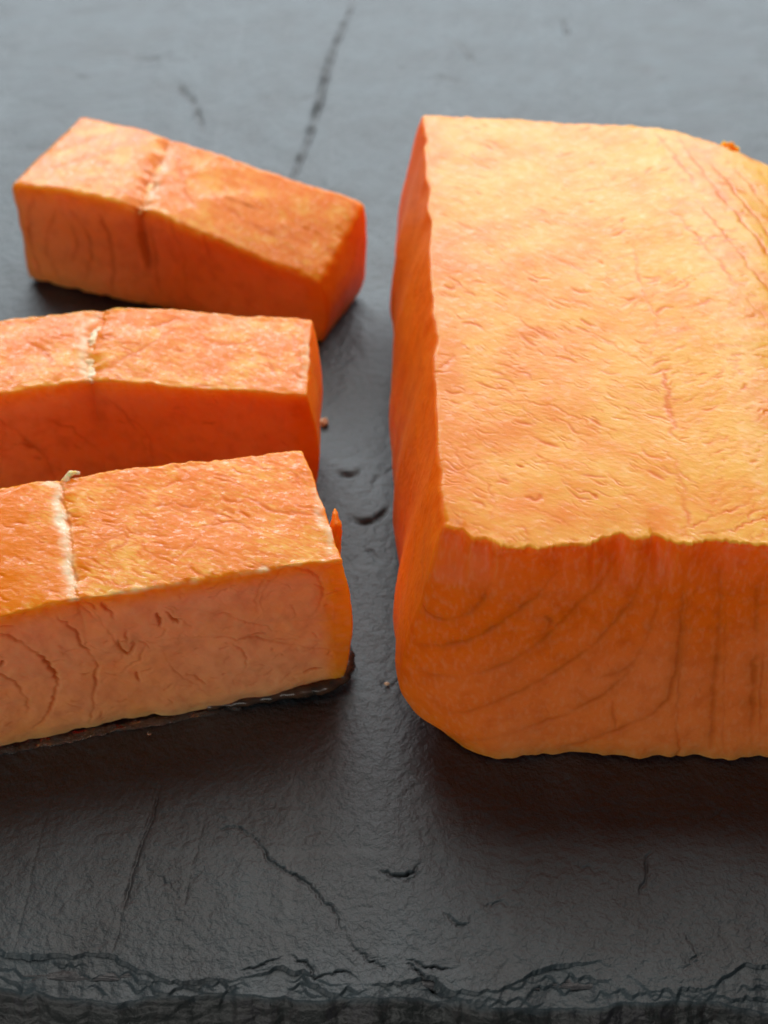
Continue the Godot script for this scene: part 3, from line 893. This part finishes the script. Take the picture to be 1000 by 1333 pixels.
func flake_mesh(long: float, wide: float, thick: float) -> ArrayMesh:
	var verts := PackedVector3Array()
	var cols := PackedColorArray()
	var index := PackedInt32Array()
	var n := 48
	for ring in 4:   # top centre line, top rim, bottom rim, bottom centre line
		for j in n:
			var a := TAU * j / n
			var p := Vector2(cos(a) * long * 0.5, sin(a) * wide * 0.5)
			p *= 1.0 + 0.5 * noise_jag.get_noise_2d(cos(a) * 2.0 + long * 9.0, sin(a) * 2.0)
			if ring == 0 or ring == 3:
				p *= 0.6
			var y: float = [0.0, -0.012, -thick, -thick][ring] + 0.012 * noise_mid.get_noise_2d(p.x * 2.0 + long, p.y * 2.0)
			verts.append(Vector3(p.x, y, p.y) * CM)
			cols.append(Color(0.04, 0.043, 0.046))
	for ring in 3:
		for j in n:
			var a := ring * n + j
			var b := ring * n + (j + 1) % n
			index.append_array(PackedInt32Array([a, b, a + n, b, b + n, a + n]))
	for side in 2:
		var hub := verts.size()
		verts.append(Vector3(0, -thick * side, 0) * CM)
		cols.append(Color(0.04, 0.043, 0.046))
		for j in n:
			var a := side * 3 * n + j
			var b := side * 3 * n + (j + 1) % n
			index.append_array(PackedInt32Array([hub, b, a] if side == 0 else [hub, a, b]))
	return smooth_mesh(verts, cols, index)


# ---------------------------------------------------------------- the salmon
func dashes(g: GrooveSheet, count: int, box: Rect2, angle: Callable, long: Vector2, wide: Vector2, deep: Vector2) -> void:
	for k in count:
		var p := Vector2(rng.randf_range(box.position.x, box.end.x), rng.randf_range(box.position.y, box.end.y))
		if noise_low.get_noise_2d(p.x * 1.6 + 70.0, p.y * 1.6) < -0.18:
			continue
		var a: float = angle.call(p) + rng.randfn(0.0, 0.22)
		var d := Vector2(cos(a), sin(a)) * rng.randf_range(long.x, long.y)
		var bend := Vector2(-d.y, d.x) * rng.randf_range(-0.25, 0.25)
		g.line([p - d * 0.5, p + bend, p + d * 0.5], rng.randf_range(wide.x, wide.y), rng.randf_range(deep.x, deep.y), 0.03, noise_jag)


func build_block(m: Material, cream: Material) -> void:
	var block := thing("salmon_block", "large thick block of orange smoked salmon on the right half of the slate", "salmon")
	var l := Lump.new()
	l.shape = "block"
	l.radius = 0.13
	l.crisp = 0.08
	l.tops = [[Vector3(0.83, 4.5, 6.38), Vector3(0.84, 4.5, -7.95)], [Vector3(11.5, 4.5, 6.38), Vector3(11.5, 4.5, -6.6)]]
	l.foots = [[Vector3(0.83, 0, 6.5), Vector3(0.84, 0, -7.95)], [Vector3(11.3, 0, 6.5), Vector3(11.3, 0, -6.6)]]
	l.xs = axis([[6.0, 0.018], [8.2, 0.024], [10.7, 0.12]])
	l.ys = axis([[4.5, 0.03]])
	l.zs = axis([[5.0, 0.023], [14.2, 0.036]])
	l.front_lines = sheet(-1.0, -0.5, 9.0, 5.5, 0.02, BLOCK_FRONT_LINES, 1.4, 1.2, 0.035)
	for v in BLOCK_FRONT_LINES:
		l.front_lines.line(v[2], v[0] * 3.4, v[1] * 0.55, 0.035, noise_jag)
	var any_way := func(_p: Vector2) -> float: return rng.randf_range(-0.2, 2.0)
	dashes(l.front_lines, 160, Rect2(0.5, 0.2, 7, 3.6), any_way, Vector2(0.06, 0.35), Vector2(0.014, 0.03), Vector2(0.006, 0.022))
	l.top_lines = sheet(0.3, -8.8, 9.2, 7.0, 0.012, BLOCK_TOP_LINES, 0.9, 1.1, 0.10)
	var lean := func(p: Vector2) -> float: return 0.62 if p.x < 4.3 + 0.1 * p.y else -0.62
	dashes(l.top_lines, 520, Rect2(0.8, -8, 8, 14.4), lean, Vector2(0.12, 0.5), Vector2(0.022, 0.05), Vector2(0.015, 0.055))
	dashes(l.top_lines, 2000, Rect2(0.8, -3, 6, 9.4), lean, Vector2(0.06, 0.3), Vector2(0.013, 0.024), Vector2(0.008, 0.035))
	part("flesh", lump_mesh(l), m, block).set_surface_override_material(1, block_crust_m)


func slice_lump(tops: Array, foots: Array, top_lines: GrooveSheet, front_lines: GrooveSheet, pale: GrooveSheet, seam: GrooveSheet, step: float, far := 0.0, pink := 0.25) -> Lump:
	var l := Lump.new()
	l.shape = "slice"
	l.pink = pink
	l.radius = 0.10 if step < 0.03 else 0.26
	l.crisp = 0.05 if step < 0.03 else 0.15
	l.soft = step > 0.03
	l.tops = tops
	l.foots = foots
	settle(l)
	l.xs = axis([[l.size.x, step]]) if far == 0.0 else axis([[far, 0.1], [l.size.x, step]])
	l.ys = axis([[l.size.y, step * 1.15]])
	l.zs = axis([[l.size.z, step * 1.3]])
	l.top_lines = top_lines
	l.front_lines = front_lines
	l.pale_lines = pale
	l.seam_lines = seam
	return l


func build_slices(m: Material, cream: Material, skin_m: Material) -> void:
	var lean := func(_p: Vector2) -> float: return 0.45
	var any_way := func(_p: Vector2) -> float: return rng.randf_range(-1.3, 1.0)
	# ---- front slice
	var front := thing("salmon_slice", "nearest salmon slice, its pale pink cut face in front, thin flap on its right end", "salmon", "salmon slices laid out on the left")
	var tl := sheet(-9.5, 1.0, 0.5, 8.0, 0.02, FRONT_SLICE_TOP_LINES, 0.9, 1.1, 0.06)
	dashes(tl, 520, Rect2(-7, 2.0, 6.5, 5.0), lean, Vector2(0.12, 0.5), Vector2(0.02, 0.045), Vector2(0.015, 0.06))
	var fl := sheet(-9.5, -0.5, 0.5, 4.0, 0.016, FRONT_SLICE_LINES, 0.95, 1.7, 0.06)
	fl.line([Vector2(-4.6, 3.2), Vector2(-4.52, 2.9), Vector2(-4.4, 2.6)], 0.03, 0.05, 0.04, noise_jag)
	dashes(fl, 230, Rect2(-6.5, 0.15, 5.8, 2.95), any_way, Vector2(0.05, 0.3), Vector2(0.011, 0.022), Vector2(0.01, 0.05))
	var pale := sheet(-9.5, 1.0, 0.5, 8.0, 0.03, [[0.10, 1.3, [Vector2(-5.62, 3.0), Vector2(-5.3, 3.6), Vector2(-5.05, 4.6), Vector2(-4.78, 5.6), Vector2(-4.66, 6.3)]], [0.07, 1.0, [Vector2(-1.15, 3.2), Vector2(-0.98, 4.0), Vector2(-0.86, 4.7), Vector2(-0.76, 5.1)]], [0.045, 0.8, [Vector2(-4.5, 6.0), Vector2(-3.0, 5.75), Vector2(-1.7, 5.4), Vector2(-0.8, 5.15)]]], 1.0, 1.0, 0.12)
	var seam := GrooveSheet.new(-9.5, 1.0, 0.5, 8.0, 0.02)
	for v in [[0.05, 0.16], [0.2, 0.09]]:
		seam.line([Vector2(-5.7, 1.9), Vector2(-5.38, 3.1), Vector2(-5.1, 4.1), Vector2(-4.85, 5.1), Vector2(-4.6, 6.2), Vector2(-4.3, 7.2)], v[0], v[1], 0.08, noise_jag)
	part("flesh", lump_mesh(slice_lump(
		[[Vector3(-8.7, 2.95, 7.2), Vector3(-9.3, 2.9, 3.95)], [Vector3(-4.6, 3.22, 6.04), Vector3(-5.36, 3.26, 3.18)], [Vector3(-0.72, 3.2, 5.14), Vector3(-1.46, 3.2, 2.35)]],
		[[Vector3(-8.7, 0, 7.1), Vector3(-9.3, 0, 3.95)], [Vector3(-4.6, 0, 5.85), Vector3(-5.36, 0, 3.18)], [Vector3(-0.72, 0, 4.9), Vector3(-1.46, 0, 2.4)]], tl, fl, pale, seam, 0.02, 2.0, 1.0)), m, front)
	part("connective_tissue", ragged_tube([Vector3(-5.40, 3.07, 3.25), Vector3(-5.17, 3.08, 4.0), Vector3(-4.92, 3.07, 5.0), Vector3(-4.68, 3.08, 5.98)], [0.06, 0.075, 0.06, 0.07], 90, 14, 0.06, Vector3(1, 0.35, 1), fat_cream, fat_pale), cream, front)
	part("torn_tuft", ragged_tube([Vector3(-5.25, 3.1, 3.25), Vector3(-5.2, 3.27, 3.16), Vector3(-5.02, 3.3, 3.12)], [0.05, 0.075, 0.02], 30, 12, 0.06, Vector3(1, 0.7, 1), crust_pale, fat_cream), m, front)
	part("flesh_flap", ragged_tube([Vector3(-1.0, 1.8, 4.7), Vector3(-0.86, 2.45, 4.4), Vector3(-0.79, 2.9, 4.05), Vector3(-0.80, 3.12, 3.82)], [0.34, 0.30, 0.2, 0.03], 40, 16, 0.035, Vector3(0.5, 1, 1), flesh_orange, crust_orange), m, front)
	part("skin", ragged_tube([Vector3(-3.0, 0.06, 5.35), Vector3(-1.8, 0.10, 5.13), Vector3(-0.85, 0.16, 4.88), Vector3(-0.62, 0.3, 4.5), Vector3(-0.8, 0.2, 3.6)], [0.05, 0.09, 0.13, 0.14, 0.06], 60, 12, 0.05, Vector3(1, 1, 1), Color(0.025, 0.02, 0.017), Color(0.09, 0.045, 0.025)), skin_m, front)
	# ---- middle slice
	var middle := thing("salmon_slice", "middle of the three salmon slices, its front face shaded dark orange behind the nearest slice", "salmon", "salmon slices laid out on the left")
	tl = sheet(-10.0, -3.5, 0.5, 2.0, 0.02, MIDDLE_SLICE_TOP_LINES, 0.9, 1.1, 0.06)
	dashes(tl, 320, Rect2(-8, -3, 7, 4.5), lean, Vector2(0.12, 0.45), Vector2(0.02, 0.04), Vector2(0.015, 0.05))
	fl = sheet(-10.0, -0.5, 0.5, 4.0, 0.02, MIDDLE_SLICE_LINES, 1.0, 1.2, 0.06)
	dashes(fl, 60, Rect2(-8, 0.2, 6.4, 2.7), any_way, Vector2(0.05, 0.3), Vector2(0.016, 0.03), Vector2(0.01, 0.05))
	pale = sheet(-10.0, -3.5, 0.5, 2.0, 0.03, [[0.12, 0.9, [Vector2(-5.5, -2.3), Vector2(-5.75, -1.5), Vector2(-5.6, -0.6), Vector2(-5.4, 0.1)]], [0.05, 0.7, [Vector2(-1.5, -2.0), Vector2(-1.45, -0.8), Vector2(-1.5, 0.4)]]], 1.0, 1.0, 0.14)
	seam = GrooveSheet.new(-10.0, -3.5, 0.5, 2.0, 0.02)
	for v in [[0.07, 0.22], [0.25, 0.14]]:
		seam.line([Vector2(-5.3, -3.4), Vector2(-5.4, -2.6), Vector2(-5.5, -1.2), Vector2(-5.34, 0.3), Vector2(-5.2, 1.5)], v[0], v[1], 0.12, noise_jag)
	part("flesh", lump_mesh(slice_lump(
		[[Vector3(-9.2, 2.8, 0.85), Vector3(-9.4, 2.8, -1.9)], [Vector3(-5.34, 3.04, 0.05), Vector3(-5.40, 3.08, -2.4)], [Vector3(-1.47, 3.0, 0.5), Vector3(-1.48, 3.0, -2.08)]],
		[[Vector3(-9.2, 0, 0.8), Vector3(-9.4, 0, -1.9)], [Vector3(-5.34, 0, -0.05), Vector3(-5.40, 0, -2.4)], [Vector3(-1.47, 0, 0.4), Vector3(-1.48, 0, -2.0)]], tl, fl, pale, seam, 0.026, 1.5, 0.6)), m, middle)
	part("connective_tissue", ragged_tube([Vector3(-5.42, 2.93, -2.3), Vector3(-5.52, 2.93, -1.4), Vector3(-5.46, 2.93, -0.6), Vector3(-5.38, 2.93, 0.02)], [0.06, 0.13, 0.11, 0.06], 70, 12, 0.07, Vector3(1, 0.35, 1), fat_pale, fat_cream), cream, middle)
	# ---- back slice
	var back := thing("salmon_slice", "farthest of the three salmon slices, lying askew with a dark orange right end", "salmon", "salmon slices laid out on the left")
	tl = sheet(-10.0, -13.0, 1.0, -2.0, 0.03, BACK_SLICE_TOP_LINES, 1.0, 1.0, 0.06)
	dashes(tl, 160, Rect2(-9, -12, 9, 9), lean, Vector2(0.2, 0.6), Vector2(0.03, 0.06), Vector2(0.02, 0.05))
	fl = sheet(-10.0, -0.5, 1.0, 4.0, 0.03, BACK_SLICE_LOIN_LINES + BACK_SLICE_LINES, 1.1, 1.2, 0.06)
	fl.line([Vector2(-5.45, 3.6), Vector2(-5.45, 2.5), Vector2(-5.42, 1.9), Vector2(-5.35, 1.2)], 0.13, 0.26, 0.05, noise_jag)
	pale = sheet(-10.0, -13.0, 1.0, -2.5, 0.04, [[0.1, 0.7, [Vector2(-5.0, -10.2), Vector2(-5.1, -9.0), Vector2(-5.2, -8.0), Vector2(-5.3, -7.1)]]], 1.0, 1.0, 0.1)
	seam = GrooveSheet.new(-10.0, -13.0, 1.0, -2.0, 0.03)
	for v in [[0.08, 0.3], [0.28, 0.22]]:
		seam.line([Vector2(-4.9, -12.0), Vector2(-4.98, -10.5), Vector2(-5.3, -8.7), Vector2(-5.45, -6.9), Vector2(-5.5, -5.5)], v[0], v[1], 0.12, noise_jag)
	part("flesh", lump_mesh(slice_lump(
		[[Vector3(-8.56, 2.6, -8.36), Vector3(-7.48, 2.65, -11.86)], [Vector3(-5.45, 2.68, -7.1), Vector3(-5.0, 2.86, -10.22)], [Vector3(-1.5, 1.75, -5.5), Vector3(-0.52, 2.6, -7.67)]],
		[[Vector3(-8.62, 0, -8.3), Vector3(-7.5, 0, -11.8)], [Vector3(-5.45, 0, -7.05), Vector3(-5.0, 0, -10.22)], [Vector3(-1.48, 0, -5.6), Vector3(-0.55, 0, -7.9)]], tl, fl, pale, seam, 0.036, 0.0, 0.55)), m, back)
	part("connective_tissue", ragged_tube([Vector3(-5.02, 2.66, -10.1), Vector3(-5.2, 2.64, -9.0), Vector3(-5.35, 2.60, -8.0), Vector3(-5.44, 2.5, -7.15)], [0.05, 0.08, 0.08, 0.05], 50, 12, 0.05, Vector3(1, 0.4, 1), fat_pale, crust_pale), cream, back)


func build_bits(m: Material, cream: Material, water: Material) -> void:
	for f in [["pale salmon crumb on the slate beside the right end of the middle slice", Vector3(-1.26, 0.06, -2.66), Vector3(0.09, 0.08, 0.09), 1.0], ["tiny pale crumb on the slate at the front left foot of the large block", Vector3(0.05, 0.02, 4.78), Vector3(0.04, 0.025, 0.03), 4.0]]:
		var c := part("salmon_crumb", pebble(f[2], 0.6, f[3], Color(0.75, 0.5, 0.32)), cream, self)
		c.position = f[1] * CM
		c.set_meta("label", f[0])
		c.set_meta("category", "crumb")
	for f in [["orange shred standing on the far right rim of the large block", Vector3(7.45, 3.72, -7.4), Vector3(0.3, 0.32, 0.16), 6.0]]:
		var c := part("salmon_shred", pebble(f[2], 0.8, f[3], crust_orange), m, self)
		c.position = f[1] * CM
		c.set_meta("label", f[0])
		c.set_meta("category", "salmon shred")
	var film := part("juice_film", ragged_tube([Vector3(-6.9, 0, 6.38), Vector3(-6.2, 0, 6.2), Vector3(-5.3, 0, 5.98), Vector3(-4.6, 0, 5.80), Vector3(-3.6, 0, 5.57), Vector3(-2.4, 0, 5.3)], [0.12, 0.16, 0.19, 0.12, 0.13, 0.04], 120, 14, 0.05, Vector3(0.7, 0.07, 0.7), Color.WHITE, Color.WHITE), water, self)
	film.set_meta("label", "thin clear film of juice along the front foot of the nearest salmon slice")
	film.set_meta("category", "juice")
	for f in [["left drop of the close pair of tiny water drops under the nearest slice", Vector3(-5.79, 0.0, 6.04), 0.04], ["right drop of the close pair of tiny water drops under the nearest slice", Vector3(-5.55, 0.0, 6.1), 0.045], ["tiny water drop in the shadow below the middle of the nearest slice", Vector3(-3.88, 0.0, 5.88), 0.035]]:
		var d := part("water_drop", pebble(Vector3(f[2], f[2] * 0.7, f[2]), 0.1, 2.0, Color.WHITE), water, self)
		d.position = f[1] * CM
		d.set_meta("label", f[0])
		d.set_meta("category", "water drop")
